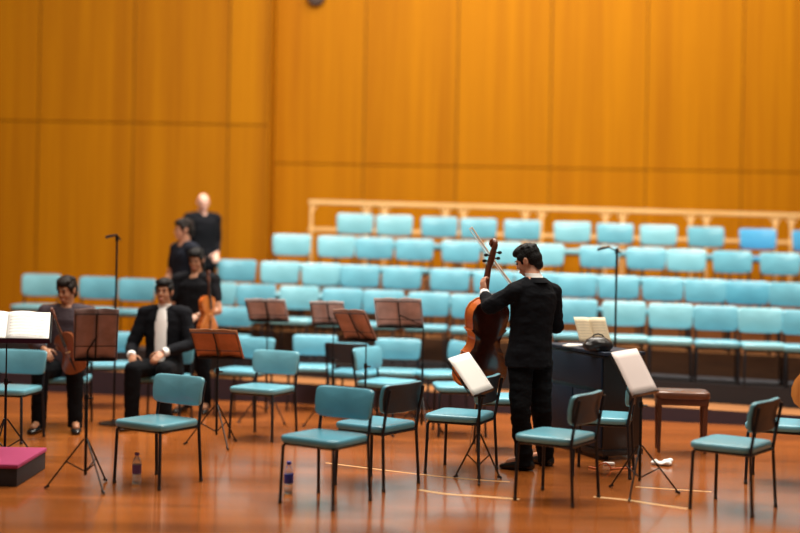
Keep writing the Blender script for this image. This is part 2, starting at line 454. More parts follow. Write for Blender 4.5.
# ---------------------------------------------------------------- music stands
def quad_sheet(name, c, w, h, m, label, cat, two=False, thick=.004, side=1, parent=None, fold=.0):
    """sheet centred on c spanned by w (width) and h (downwards)"""
    w, h = V(w), V(h); n = h.cross(w).normalized()*side
    bm = new(); uvl = bm.loops.layers.uv.new('UVMap')
    pages = [(0, .5), (.5, 1)] if two else [(0, 1)]
    for u0, u1 in pages:
        N = 6; grid = []
        for j in range(N+1):
            row = []
            for i in range(N+1):
                u = u0+(u1-u0)*i/N; v = j/N
                lift = 0
                if two:
                    q = (i/N if u0 > 0 else 1-i/N); lift = .012*math.sin(PI*min(1, q*1.4))-.004+fold*q
                else: lift = .003*math.sin(PI*u)+.002*math.sin(5*v)
                row.append((bm.verts.new(w*(u-.5)+h*(v-.5)+n*(lift+thick)), bm.verts.new(w*(u-.5)+h*(v-.5)+n*(lift)), u, v))
            grid.append(row)
        for j in range(N):
            for i in range(N):
                q = [grid[j][i], grid[j][i+1], grid[j+1][i+1], grid[j+1][i]]
                f = bm.faces.new([a[0] for a in q])
                for l, a in zip(f.loops, q): l[uvl].uv = (((a[2]-u0)/(u1-u0)), 1-a[3])
                bm.faces.new([a[1] for a in q][::-1]).material_index = 1
        def rim(seq):
            for a, b in zip(seq, seq[1:]):
                f = bm.faces.new((a[0], b[0], b[1], a[1])); f.material_index = 1
        rim(grid[0]); rim(grid[-1]); rim([r[0] for r in grid]); rim([r[-1] for r in grid])
    o = finish(name, bm, m, auto=False); o.location = c
    if parent: o.parent = parent
    else: tag(o, label, cat)
    return o

def music_stand(cpx, cpy, s, w, h, label, base=None, frame_only=True, feet=.26, solid=None, pole_r=.008, rot0=.4):
    """desk centre given as photo column/row at scale s; w/h in metres (x right, y away, z up)"""
    c = P(cpx, cpy, F/s); w, h = V(w), V(h)
    n = h.cross(w).normalized()
    if n.z < 0: n = -n
    bx, by = (base if base else (c.x, c.y))
    root = thing('music_stand', label, 'music stand', (bx, by, 0))
    o0 = V((bx, by, 0))
    bc = c-n*.02-o0
    bm = new()
    if solid:
        Mx = Matrix((w.normalized(), h.normalized(), n)).transposed()
        box(bm, bc, (w.length*1.02, h.length*1.0, .006), Mx, bev=.002, seg=1)
    else:
        cr = [bc-w*.5-h*.46, bc+w*.5-h*.46, bc+w*.5+h*.46, bc-w*.5+h*.46]
        tube(bm, cr+[cr[0]], .005, 6)
        tube(bm, [bc-h*.46, bc+h*.46], .006, 6); tube(bm, [bc+h*.2-w*.5, bc+h*.2+w*.5], .004, 6)
        
    finish('desk', bm, solid or stand_m, root)
    bm = new(); wn = w.normalized(); hn = h.normalized()
    Mx = Matrix((wn, hn, n)).transposed()
    box(bm, bc+h*.5+n*.018, (w.length*1.0, .006, .045), Mx, bev=.002, seg=1)
    finish('ledge', bm, solid or stand_m, root)
    top = bc-n*.012
    j = V((0, 0, .42))
    bm = new(); tube(bm, [top, V((0, 0, max(.5, top.z-.10))), V((0, 0, .62))], pole_r*.75, 8); finish('upper_pole', bm, stand_m, root)
    bm = new(); tube(bm, [(0, 0, .64), (0, 0, .09)], pole_r*1.3, 8); finish('lower_pole', bm, stand_m, root)
    bm = new(); lathe(bm, (0, 0, .60), [(.013, 0), (.016, .008), (.016, .04), (.011, .05)], 10); tube(bm, [(.012, 0, .62), (.045, 0, .62)], .008, 8); finish('clamp', bm, stand_m, root)
    for k in range(3):
        a = rot0+k*2*PI/3; d = V((math.cos(a), math.sin(a), 0))
        bm = new(); tube(bm, [d*.014+V((0, 0, .34)), d*feet*.55+V((0, 0, .17)), d*feet+V((0, 0, .012))], .0065, 6)
        tube(bm, [V((0, 0, .12))+d*.01, d*feet*.5+V((0, 0, .185))], .005, 6)
        tube(bm, [d*(feet-.02)+V((0, 0, .02)), d*(feet+.012)+V((0, 0, .009))], .0095, 6)
        finish('leg', bm, stand_m, root)
    return root, c, n
# S1: foreground stand with white part
w, h = V((.16, .175, .036)), V((.187, -.118, -.258))
r, c, n = music_stand(471, 374, 136, w, h, 'black folding music stand with a white sheet, left of the cellist', base=(P(479.5, 400, 9.5).x, 9.5), rot0=.5, feet=.19)
quad_sheet('sheet_music', c, w, h, [plain_paper, plain_paper], 'bright white sheet on the black stand left of the cellist', 'sheet music', side=1 if (h.cross(w)).z > 0 else -1)
w, h = V((.2, .12, .024)), V((.129, -.158, -.283))
r, c, n = music_stand(634.5, 372, 143, w, h, 'black folding music stand with pinkish sheet before the keyboard cabinet', base=(P(641, 400, 9.1).x, 9.1), rot0=.1, feet=.28)
quad_sheet('sheet_music', c, w, h, [mat('pinkish_page', (.88, .74, .70), .7), plain_paper], 'pinkish white sheet on the stand in front of the keyboard cabinet', 'sheet music', side=1 if (h.cross(w)).z > 0 else -1)
# rear views: desks tilted away from the camera, book backs visible
def rear_stand(px, py, s, W, H, lean, yaw, label, book_label, cm, base_dx=0.0, pagew=1.0, slope=0.0):
    w = V((W*math.cos(yaw), W*math.sin(yaw), slope)); away = V((-math.sin(yaw), math.cos(yaw), 0))
    h = away*H*.5 + V((lean, 0, -H*.86))
    h = h - w*(h.dot(w)/w.length_squared)*.6
    c = P(px, py, F/s)
    r, c, n = music_stand(px, py, s, w, h, label, base=(c.x+base_dx, c.y+.06), solid=None, rot0=random.random()*2)
    o = quad_sheet('open_score', c+n*.003, w*1.06, h*1.06, [paper_pink, cm], book_label, 'sheet music', two=True, side=1 if (h.cross(w)).z > 0 else -1)
    return o
rear_stand(399, 313, 112, .40, .29, .09, .05, 'black music stand holding the open grey score above the large blue chair', 'open grey score with white top edge seen from behind, above the blue chairs', cover_grey, base_dx=.22)
rear_stand(328, 313, 108, .30, .24, .10, .15, 'music stand with grey score, left of the pair of overlapping desks', 'grey open score, left one of the overlapping pair, seen from behind', cover_grey, base_dx=.05)
rear_stand(355, 325, 113, .28, .30, .16, -.25, 'music stand with the browner score, right of the pair of overlapping desks', 'brown open score tilted down to the right, right one of the overlapping pair', cover_brown, base_dx=.1)
rear_stand(267, 310, 106, .36, .23, .08, .0, 'music stand with greyish score behind the left centre chairs', 'greyish brown score seen from behind in front of the riser chairs at left centre', cover_grey, base_dx=.0)
rear_stand(217, 344, 120, .38, .27, .08, -.1, 'music stand with orange-brown score in front of the standing group', 'orange-brown score seen from behind beside the seated man in white shirt', mat('orange_cover', (.42, .17, .07), .7, var=.2), base_dx=.0)
rear_stand(96, 335, 146, .28, .40, .02, .3, 'tall music stand with long pole in the left foreground', 'dull pinkish brown score on the left foreground stand, before the seated player', mat('dull_pink_cover', (.42, .27, .25), .7, var=.25), base_dx=-.07)
# conductor desk (left edge)
w, h = V((.66, .03, 0)), V((.08, -.34, -.19))
r, c, n = music_stand(7, 326, 132, w, h, 'large conductor music stand at the left edge beside the magenta podium', solid=stand_m, feet=.24)
quad_sheet('open_score', c+n*.006, w*.97, h*.97, [paper, plain_paper], 'bright white open score lying on the conductor stand at the left edge', 'sheet music', two=True, side=1 if (h.cross(w)).z > 0 else -1)

# podium
t = thing('podium', 'low conductor podium with magenta carpet top and black sides at left edge', 'podium', (-3.31, 9.32, 0))
bm = new(); box(bm, (0, 0, .065), (1.4, .72, .13), bev=.006); finish('base', bm, riser_dark, t)
bm = new(); box(bm, (0, 0, .142), (1.42, .74, .03), bev=.012); finish('carpet_top', bm, magenta, t)

# mic stands
def mic(px, s, ztop, boom, label):
    X, Y = XS(px, s)
    t = thing('microphone_stand', label, 'microphone stand', (X, Y, 0))
    bm = new(); tube(bm, [(0, 0, .02), (0, 0, ztop)], .010); finish('pole', bm, stand_m, t)
    bm = new(); lathe(bm, (0, 0, 0), [(.14, 0), (.14, .012), (.03, .03), (.012, .04)], 24); finish('base', bm, stand_m, t)
    bm = new(); tube(bm, [(.04, 0, ztop-.02), (-boom, -.02, ztop+.03)], .006); lathe(bm, (0, 0, ztop-.03), [(.014, 0), (.018, .02), (.014, .05)], 10); finish('boom', bm, stand_m, t)
    bm = new(); tube(bm, [(-boom+.01, -.02, ztop+.03), (-boom-.05, -.022, ztop+.02), (-boom-.10, -.025, ztop+.005)], [.009, .013, .013]); finish('microphone', bm, stand_m, t)
mic(617, 110, 1.69, .08, 'thin black microphone stand in front of the riser chairs, behind the cabinet')
mic(117, 108, 1.72, .0, 'thin dark microphone stand at left, behind the left foreground score')

# ---------------------------------------------------------------- bowed instruments
def outline(n=16):
    """half outline of a cello body; t along the body 0 (bottom) .. .755, returns half widths"""
    pts = [(0, 0), (.004, .07), (.02, .14), (.055, .19), (.11, .217), (.17, .219), (.23, .20), (.275, .168), (.30, .158), (.305, .168), (.318, .150), (.36, .122), (.41, .115), (.455, .125), (.49, .152), (.497, .166), (.505, .152), (.55, .160), (.60, .171), (.65, .168), (.70, .142), (.735, .09), (.75, .045), (.755, 0)]
    return pts
def bowed(name, label, cat, M4, k=1.0, front=None, group=None, rib=None):
    """local: z up along body (0 = bottom of body), y = front (strings), x = width"""
    root = thing(name, label, cat)
    root.matrix_world = M4
    root.scale = (k, k, k)
    o = outline(); ring = [(w, t) for t, w in o]+[(-w, t) for t, w in o[-2:0:-1]]
    n = len(ring)
    def plate(y0, y1, arch, sc=1.0):
        bm = new()
        rings = []
        for f, a in ((1.0, 0), (1.0, .25), (.93, .35), (.75, .75), (.45, 1), (.12, 1.06)):
            rr = []
            for (w_, t_) in ring:
                ov = 1.025 if f == 1.0 else 1
                rr.append(bm.verts.new((w_*f*ov, y0+(y1-y0)*min(1, a*4)+arch*a*(1 if y1 > y0 else -1), .36+(t_-.36)*f*ov)))
            rings.append(rr)
        for a, b in zip(rings, rings[1:]):
            for i in range(n): bm.faces.new((a[i], a[(i+1) % n], b[(i+1) % n], b[i]))
        bm.faces.new(rings[0][::-1]); bm.faces.new(rings[-1])
        return bm
    bm = new()
    a = [bm.verts.new((w_, -.055, t_)) for w_, t_ in ring]; b = [bm.verts.new((w_, .055, t_)) for w_, t_ in ring]
    for i in range(n): bm.faces.new((a[i], a[(i+1) % n], b[(i+1) % n], b[i]))
    bm.faces.new(a[::-1]); bm.faces.new(b)
    body = finish('body', bm, rib or cello_rib, root)
    finish('front_plate', plate(.052, .058, .022), front or cello_front, body)
    finish('back_plate', plate(-.052, -.058, .020), cello_back, body)
    bm = new()   # sound holes
    for s in (-1, 1):
        tube(bm, [(s*.060, .079, .345), (s*.052, .079, .36), (s*.062, .077, .38), (s*.075, .0745, .41), (s*.088, .072, .44), (s*.096, .07, .455), (s*.088, .0712, .468)][::1], [.006, .005, .003, .004, .003, .004, .006], 6)
    finish('sound_holes', bm, ebony, body)
    # neck, fingerboard, pegbox, scroll
    bm = new()
    tube(bm, [(0, .045, .735), (0, .063, .78), (0, .066, .9), (0, .062, 1.00), (0, .052, 1.035)], [.038, .026, .023, .021, .024], 12)
    loft(bm, [(V((0, y, z)), rx_, ry_, V((1, 0, 0)), V((0, c_, s_)).normalized()) for y, z, rx_, ry_, c_, s_ in ((.056, 1.02, .024, .023, 1, 0), (.045, 1.08, .026, .029, 1, .2), (.030, 1.15, .023, .026, 1, .3), (.022, 1.185, .015, .015, 1, .2))], 14)
    pts = []; rs = []
    for q in range(22):   # volute
        a_ = -.9+q*.33; rad = .042*(1-q/28.)
        pts.append((0, .052-rad*math.cos(a_), 1.20+rad*math.sin(a_))); rs.append(.023-.0005*q)
    tube(bm, [(0, .022, 1.175)]+pts, [.014]+rs, 10)
    tube(bm, [(-.030, .052, 1.20), (.030, .052, 1.20)], [.011, .011], 10)
    finish('neck', bm, neck_m, root)
    bm = new()
    loft(bm, [(V((0, .118, .50)), .031, .007, V((1, 0, 0)), V((0, 1, 0))), (V((0, .083, 1.02)), .017, .006, V((1, 0, 0)), V((0, 1, 0)))], 14); finish('fingerboard', bm, ebony, root)
    bm = new(); loft(bm, [(V((0, .10, .30)), .022, .006, V((1, 0, 0)), V((0, 1, 0))), (V((0, .082, .06)), .012, .005, V((1, 0, 0)), V((0, 1, 0)))], 12); tube(bm, [(0, .082, .07), (0, .05, -.005)], .004); finish('tailpiece', bm, ebony, root)
    bm = new(); box(bm, (0, .108, .40), (.085, .010, .010)); box(bm, (-.035, .094, .40), (.015, .045, .010)); box(bm, (.035, .094, .40), (.015, .045, .010)); box(bm, (0, .123, .40), (.065, .025, .007), bev=.002); finish('bridge', bm, rail_m, root)
    bm = new()
    for i in range(4):
        x = (i-1.5)
        tube(bm, [(x*.011, .104, .29), (x*.016, .137, .40), (x*.006, .088, 1.03), (x*.004, .045, 1.13)], .0012, 5)
    finish('strings', bm, steel, root)
    for i, (sg, z) in enumerate(((-1, 1.06), (1, 1.085), (-1, 1.11), (1, 1.135))):
        y = .048-(z-1.06)*.25
        bm = new(); tube(bm, [(-sg*.022, y, z), (sg*.045, y, z)], .006, 8); ellipsoid(bm, (sg*.062, y, z), (.022, .006, .014)); finish('peg', bm, ebony, root)
    return root
def frame4(org, zdir, ydir):
    z = zdir.normalized(); y = (ydir-z*ydir.dot(z)).normalized(); x = y.cross(z)
    M = Matrix((x, y, z)).transposed().to_4x4(); M.translation = org
    return M
# main cello: bottom of body and scroll
cb = P(477.5, 388, 10.38); ct = P(497, 241, 10.22)
zd = (ct-cb); k = zd.length/1.235
cello = bowed('cello', 'red-brown cello held upright by the standing man, its dark back to us', 'cello', frame4(cb, zd, V((-.52, .86, 0))), k)
cello.scale.x *= 1.03
bm = new(); tube(bm, [(0, 0, .01), (0, 0, -.50/k)], .005); lathe(bm, (0, 0, -.035), [(.006, 0), (.014, .008), (.016, .035)], 12); finish('endpin', bm, steel, cello)
# second cello at right edge lying against the edge chair
cb = V((3.27, 10.02, .20)); 
c2 = bowed('cello', 'orange-brown cello resting at the right edge of the photo', 'cello', frame4(cb+V((0, 0, .28)), V((.10, .12, 1)), V((-.5, -.86, 0))), 1.0)
bm = new(); tube(bm, [(0, 0, .01), (0, 0, -.47)], .005); finish('endpin', bm, steel, c2)

# ---------------------------------------------------------------- people
def headparts(bm, c, f, u, k=1.0):
    f = V(f).normalized(); u = V(u); u = (u-f*u.dot(f)).normalized(); x = f.cross(u)
    M = Matrix((x, f, u)).transposed()
    def w(p): return V(c)+M @ (V(p)*k)
    def E(p, r): ellipsoid(bm, w(p), [q*k for q in r], M)
    E((0, -.015, .030), (.074, .094, .086)); E((0, .030, -.028), (.060, .058, .082)); E((0, .048, -.088), (.040, .036, .028))
    E((0, -.0, -.06), (.052, .06, .05)); E((.03, .065, -.03), (.022, .018, .022)); E((-.03, .065, -.03), (.022, .018, .022))
    E((0, .078, .022), (.048, .014, .012)); E((0, .086, -.062), (.024, .012, .007)); E((0, .085, -.074), (.020, .011, .007))
    capsule(bm, w((0, .082, .012)), w((0, .097, -.024)), .009*k, .013*k)
    E((.011, .090, -.031), (.009, .009, .007)); E((-.011, .090, -.031), (.009, .009, .007))
    for s in (-1, 1):
        E((s*.074, -.008, -.008), (.010, .020, .032)); E((s*.080, -.016, .008), (.008, .014, .018))
    return M, w
def hair_obj(root, c, f, u, m, k=1.0, style='short'):
    f = V(f).normalized(); u = V(u); u = (u-f*u.dot(f)).normalized(); x = f.cross(u)
    M = Matrix((x, f, u)).transposed()
    def w(p): return V(c)+M @ (V(p)*k)
    bm = new()
    def E(p, r): ellipsoid(bm, w(p), [q*k for q in r], M)
    if style == 'bald':
        E((.066, -.045, -.01), (.016, .035, .03)); E((-.066, -.045, -.01), (.016, .035, .03)); E((0, -.092, -.015), (.05, .02, .03))
    else:
        E((0, -.026, .048), (.083, .099, .084)); E((0, .02, .088), (.068, .075, .040)); E((0, .062, .078), (.055, .035, .026)); E((0, -.06, .0), (.076, .064, .075))
        E((.066, .0, .035), (.020, .055, .035)); E((-.066, .0, .035), (.020, .055, .035))
        E((.070, .022, .0), (.008, .012, .025)); E((-.070, .022, .0), (.008, .012, .025))
        E((0, -.074, -.055), (.058, .036, .05))
        rnd = random.Random(5)
        for i in range(46):
            a = rnd.uniform(0, 2*PI); q = rnd.uniform(.1, 1)
            d = V((math.cos(a)*q, math.sin(a)*q, math.sqrt(1-q*q*.8)))
            p = V((d.x*.080, -.018+d.y*.094, .045+d.z*.082))
            capsule(bm, w(p), w(p+V((d.x*.01, .018, .004))), .012*k, .005*k, 8)
        if style == 'long':
            E((0, -.085, -.10), (.07, .04, .11)); E((.06, -.045, -.08), (.022, .04, .09)); E((-.06, -.045, -.08), (.022, .04, .09))
        if style == 'bun': E((0, -.12, .06), (.04, .035, .04))
    return remeshed('hair', bm, m, root, .0055, 1)
def hand(bm, wrist, d, palm_n, thumb_side, curl=.5, k=1.0, spread=.0):
    """d: direction to the knuckles, palm_n: side the fingers close to, thumb_side: +1/-1 along d x palm_n"""
    d = V(d).normalized(); n = V(palm_n); n = (n-d*n.dot(d)).normalized(); x = d.cross(n)*thumb_side
    M = Matrix((x, n, d)).transposed()
    ellipsoid(bm, V(wrist)+d*.05*k, (.040*k, .015*k, .052*k), M)
    ellipsoid(bm, V(wrist)+d*.075*k, (.038*k, .014*k, .022*k), M)
    for off, L in ((.030, .078), (.010, .086), (-.010, .080), (-.029, .064)):
        p = V(wrist)+d*(.088-abs(off)*.12)*k+x*off*k; ang = curl*.5+off*.3; r = .0092
        for q, fr in enumerate((.45, .31, .24)):
            dir_ = d*math.cos(ang)+n*math.sin(ang)+x*off*spread
            e = p+dir_.normalized()*L*fr*k
            capsule(bm, p, e, r*k, (r-.0011)*k, 10); p = e; r -= .0011; ang += curl
    p = V(wrist)+d*.028*k+x*.030*k; ang = .75
    dir_ = d*math.cos(ang)+x*math.sin(ang)+n*.25; e = p+dir_.normalized()*.042*k; capsule(bm, p, e, .014*k, .0105*k, 10)
    dir_ = d*math.cos(.35)+x*math.sin(.35)+n*(.3+curl*.7); e2 = e+dir_.normalized()*.030*k; capsule(bm, e, e2, .0105*k, .0095*k, 10)
    e3 = e2+(d*.8+n*(.4+curl)).normalized()*.024*k; capsule(bm, e2, e3, .0095*k, .008*k, 10)

def person(name_label, J, top='suit', skin_m=skin, hair=(hair_b, 'short'), vox=.007, top_m=suit, leg_m=trouser, short_sleeve=False, wr=.006, shirt=False, girth=1.0, hands=None):
    """J: joints in world space; R = his right-hand direction, Fd = facing"""
    base = (J['ankL']+J['ankR'])*.5; base = V((base.x, base.y, J.get('ground', 0.0)))
    root = thing('person', name_label, 'person', base)
    for k_ in J:
        if isinstance(J[k_], V) and k_ not in ('R', 'Fd', 'headF', 'headU', 'handLd', 'handLn', 'handRd', 'handRn', 'toeL', 'toeR'): J[k_] = J[k_]-base
    R, Fd = J['R'].normalized(), J['Fd'].normalized(); U = V((0, 0, 1))
    pel, chest, neck, head = J['pel'], J['chest'], J['neck'], J['head']
    hk = J.get('hk', 1.0)
    # ---- body (skin)
    bm = new()
    M, w = headparts(bm, head, J['headF'], J['headU'], hk)
    capsule(bm, neck-U*.03, head-M.col[2]*.06-M.col[1]*.02, .057, .052)
    g = girth
    spine = (chest-pel)
    loft(bm, [(pel-U*.09, .13*g, .09*g, R, Fd), (pel, .155*g, .105*g, R, Fd), (pel+spine*.4, .135*g, .095*g, R, Fd), (pel+spine*.8, .155*g, .105*g, R, Fd), (chest, .165*g, .105*g, R, Fd), (chest+(neck-chest)*.7, .13, .075, R, Fd), (neck, .06, .055, R, Fd)])
    for s in ('L', 'R'):
        capsule(bm, J['sh'+s], J['el'+s], .050, .040); capsule(bm, J['el'+s], J['wr'+s], .040, .027)
        capsule(bm, J['hip'+s], J['kn'+s], .080, .056); capsule(bm, J['kn'+s], J['ank'+s], .056, .036)
        capsule(bm, J['ank'+s], J['ank'+s]+J['toe'+s]*.12-U*.03, .036, .03)
        hand(bm, J['wr'+s]+J['hand'+s+'d'].normalized()*.005, J['hand'+s+'d'], J['hand'+s+'n'], (1 if s == 'R' else -1)*J.get('th'+s, 1), J.get('curl'+s, .5))
    remeshed('body', bm, skin_m, root, vox*.85, 2)
    for s in (-1, 1):
        bm = new(); ellipsoid(bm, w((s*.029, .083, .004)), (.013*hk, .008*hk, .007*hk), M); finish('eye', bm, eye_m, root)
        bm = new(); capsule(bm, w((s*.045, .084, .026)), w((s*.016, .090, .028)), .004, .0045, 8); finish('eyebrow', bm, hair[0], root)
    bm = new(); ellipsoid(bm, w((0, .095, -.066)), (.021*hk, .006*hk, .006*hk), M); finish('mouth', bm, lip_m, root)
    if hair: hair_obj(root, head, J['headF'], J['headU'], hair[0], hk, hair[1])
    # ---- trousers
    bm = new()
    loft(bm, [(pel-U*.12, .15*g, .115*g, R, Fd), (pel-U*.02, .17*g, .125*g, R, Fd), (pel+U*.09, .155*g, .112*g, R, Fd)])
    for s in ('L', 'R'):
        capsule(bm, J['hip'+s], J['kn'+s], .100, .078); 
        a_, b_ = J['kn'+s], J['ank'+s]-U*.045
        tube(bm, [a_+(a_-b_).normalized()*.03, a_, a_+(b_-a_)*.5, b_], [.05, .078, .070, .064], 14)
    remeshed('trousers', bm, leg_m, root, vox*1.2, 3, wr, 11)
    # ---- jacket / shirt
    bm = new()
    if top == 'suit':
        hem = J.get('hem', .16)
        loft(bm, [(pel-U*hem, .195*g, .145*g, R, Fd), (pel-U*.04, .190*g, .140*g, R, Fd), (pel+spine*.35, .170*g, .128*g, R, Fd), (pel+spine*.8, .190*g, .135*g, R, Fd), (chest+U*.02, .195*g, .130*g, R, Fd), (chest+(neck-chest)*.55, .165*g, .10, R, Fd), (neck-U*.02, .085, .075, R, Fd)])
    else:
        loft(bm, [(pel-U*.05, .178*g, .132*g, R, Fd), (pel+spine*.3, .160*g, .120*g, R, Fd), (pel+spine*.8, .178*g, .122*g, R, Fd), (chest+U*.02, .185*g, .120*g, R, Fd), (chest+(neck-chest)*.55, .15*g, .09, R, Fd), (neck-U*.03, .078, .07, R, Fd)])
    for s in ('L', 'R'):
        sh, el, wrr = J['sh'+s], J['el'+s], J['wr'+s]
        ellipsoid(bm, sh, (.078, .078, .074))
        capsule(bm, chest+(neck-chest)*.45+(sh-chest)*.35, sh, .075, .074)
        if short_sleeve:
            capsule(bm, sh, sh+(el-sh)*.6, .070, .060)
        else:
            capsule(bm, sh, el, .073, .062)
            e2 = wrr-(wrr-el).normalized()*.035
            tube(bm, [el-(e2-el).normalized()*.02, el, el+(e2-el)*.5, e2], [.045, .060, .052, .045], 14)
    remeshed('jacket' if top == 'suit' else 'shirt', bm, top_m, root, vox*1.2, 3, wr, 10)
    # ---- shirt collar, cuffs and shoes
    if shirt:
        nv = (head-neck).normalized()
        bm = new(); loft(bm, [(neck-nv*.055, .088, .080, R, Fd), (neck-nv*.030, .080, .076, R, Fd), (neck-nv*.014, .072, .070, R, Fd), (neck-nv*.012, .066, .064, R, Fd)], 24); finish('jacket_collar', bm, top_m, root)
        bm = new()
        loft(bm, [(neck-nv*.03, .070, .066, R, Fd), (neck+nv*.0, .064, .062, R, Fd), (neck+nv*.026, .062, .060, R, Fd)]); finish('shirt_collar', bm, white_cloth, root)
        for s in ('L', 'R'):
            d = (J['wr'+s]-J['el'+s]).normalized()
            bm = new(); tube(bm, [J['wr'+s]-d*.07, J['wr'+s]-d*.02, J['wr'+s]+d*.012], [.040, .041, .037], 16); finish('shirt_cuff', bm, white_cloth, root)
    for s in ('L', 'R'):
        t_ = J['toe'+s].normalized(); a_ = J['ank'+s]; gz = a_.z-.085; xx = t_.cross(U)
        bm = new()
        b0 = V((a_.x, a_.y, gz+.0))
        loft(bm, [(b0-t_*.075+U*.04, .020, .020, xx, U), (b0-t_*.06+U*.042, .036, .040, xx, U), (b0-t_*.01+U*.052, .040, .052, xx, U), (b0+t_*.06+U*.040, .044, .040, xx, U), (b0+t_*.13+U*.028, .048, .028, xx, U), (b0+t_*.185+U*.020, .034, .019, xx, U), (b0+t_*.20+U*.018, .015, .012, xx, U)], 16)
        finish('shoe', bm, shoe_m, root)
    return root
U = V((0, 0, 1))

# --- the cellist
Fd = V((-.62, .78, 0)).normalized(); R = V((Fd.y, -Fd.x, 0))
J = dict(R=R, Fd=Fd, pel=P(529, 352, 10.05), chest=P(534, 297, 10.05), neck=P(534, 276, 10.03), head=P(527.5, 260.5, 10.08),
         headF=V((-.80, .42, -.38)), headU=V((-.25, .05, 1)), hk=.98,
         shL=P(515, 292, 9.95), shR=P(552, 293, 10.14), elL=P(489, 307, 9.98), wrL=P(484.5, 293, 10.16),
         elR=P(556, 326, 10.22), wrR=P(536, 312, 10.36),
         hipL=P(521, 362, 10.0), hipR=P(540, 362, 10.1), knL=P(520, 409, 9.93), knR=P(541, 408, 10.05),
         ankL=P(525, 456, 9.98), ankR=P(546, 452, 10.22), toeL=V((-.93, .35, 0)), toeR=V((-.6, .8, 0)),
         handLd=V((-.15, .35, .93)), handLn=V((.85, .5, 0)), thL=-1, curlL=.85, handRd=V((-.75, .25, .35)), handRn=V((0, -.3, -1)), curlR=.8, hem=.11)
J['ankL'].z = .085; J['ankR'].z = .085
person('man in black suit standing with his back to us, head bowed, holding a cello', J, vox=.0065, shirt=True, hair=(hair_b, 'short'), girth=1.02, wr=.010)
# bow
a, b = P(470.5, 228, 10.42), P(527, 306, 10.40)
t = thing('cello_bow', 'cello bow slanting up to the left behind the cello scroll', 'bow', a)
d = b-a; side = V((.80, .1, .58)); side = (side-d.normalized()*side.dot(d.normalized())).normalized()
bm = new(); N = 14
tube(bm, [d*(i/N)+side*(-.010*math.sin(PI*i/N)+.012) for i in range(N+1)], [.0062+.003*i/N for i in range(N+1)], 8); finish('stick', bm, mat('pale_bow_stick', (.72, .55, .42), .4), t)
bm = new(); tube(bm, [side*-.012+d*.015, side*-.012+d*.93], .0042, 6); finish('bow_hair', bm, plain_paper, t)
bm = new(); M = Matrix((side, d.normalized().cross(side), d.normalized())).transposed()
box(bm, d*.94, (.030, .012, .05), M, bev=.003); finish('frog', bm, ebony, t)
bm = new(); box(bm, d*.005+side*.0, (.030, .008, .014), M, bev=.002); finish('tip', bm, plain_paper, t)

# --- generic posed people
def std(px, s, ground, height, face, seated=False, headF=None, seat_h=.45):
    X, Y = XS(px, s); k = height/1.75; B = V((X, Y, ground))
    Fd = V((math.sin(face), -math.cos(face), 0)); R = V((Fd.y, -Fd.x, 0))
    def W(r, f, z): return B+R*r*k+Fd*f*k+U*z*k
    J = dict(R=R, Fd=Fd, ground=ground)
    if seated:
        dz = (seat_h+.10)/k-.93
        J.update(pel=W(0, 0, .93+dz), chest=W(0, -.02, 1.33+dz), neck=W(0, .0, 1.48+dz), head=W(0, .03, 1.62+dz),
                 hipL=W(-.09, .04, .90+dz), hipR=W(.09, .04, .90+dz), knL=W(-.15, .46, .92+dz), knR=W(.15, .46, .92+dz))
        for s_, q in (('L', -1), ('R', 1)):
            J['ank'+s_] = W(q*.16, .44, 0)*1; J['ank'+s_].z = ground+.085
            J['sh'+s_] = W(q*.19, -.01, 1.41+dz); J['el'+s_] = W(q*.27, .06, 1.13+dz); J['wr'+s_] = W(q*.16, .27, 1.05+dz)
    else:
        J.update(pel=W(0, 0, .95), chest=W(0, 0, 1.35), neck=W(0, 0, 1.49), head=W(0, .02, 1.635),
                 hipL=W(-.09, 0, .90), hipR=W(.09, 0, .90), knL=W(-.10, .02, .49), knR=W(.10, .02, .49))
        for s_, q in (('L', -1), ('R', 1)):
            J['ank'+s_] = W(q*.12, -.02, 0); J['ank'+s_].z = ground+.085
            J['sh'+s_] = W(q*.19, 0, 1.42); J['el'+s_] = W(q*.29, -.02, 1.15); J['wr'+s_] = W(q*.24, .16, .99)
    hF = headF or Fd
    J.update(headF=hF, headU=V((0, 0, 1)), toeL=Fd-R*.2, toeR=Fd+R*.2, handLd=Fd*.8-U*.4+R*.4, handRd=Fd*.8-U*.4-R*.4, handLn=R*.6-U, handRn=-R*.6-U, hk=k, W=None)
    J.pop('W'); J['_W'] = W
    return J
def P3(J): return J['_W']
# seated man with white shirt front, facing us
J = std(166, 107, 0, 1.72, -.12, seated=True); W = J.pop('_W')
J['elR'] = W(.30, .05, .72); J['wrR'] = W(.22, .30, .66); J['wrL'] = W(-.10, .33, .70)
seatman = person('seated man in black suit and white shirt behind the lone light blue chair', J, skin_m=skin_brown, hair=(hair_b, 'short'), shirt=True)
Fm = J['Fd']; Rm = J['R']
bm = new(); pel, chest, neck = J['pel'], J['chest'], J['neck']
loft(bm, [(pel+Fm*.125+U*.04, .045, .03, Rm, Fm), (pel+(chest-pel)*.45+Fm*.115, .060, .03, Rm, Fm), (chest+Fm*.115, .065, .03, Rm, Fm), (chest+(neck-chest)*.75+Fm*.07, .045, .03, Rm, Fm), (neck+Fm*.045, .03, .02, Rm, Fm)], 14)
finish('shirt_front', bm, white_cloth, seatman)
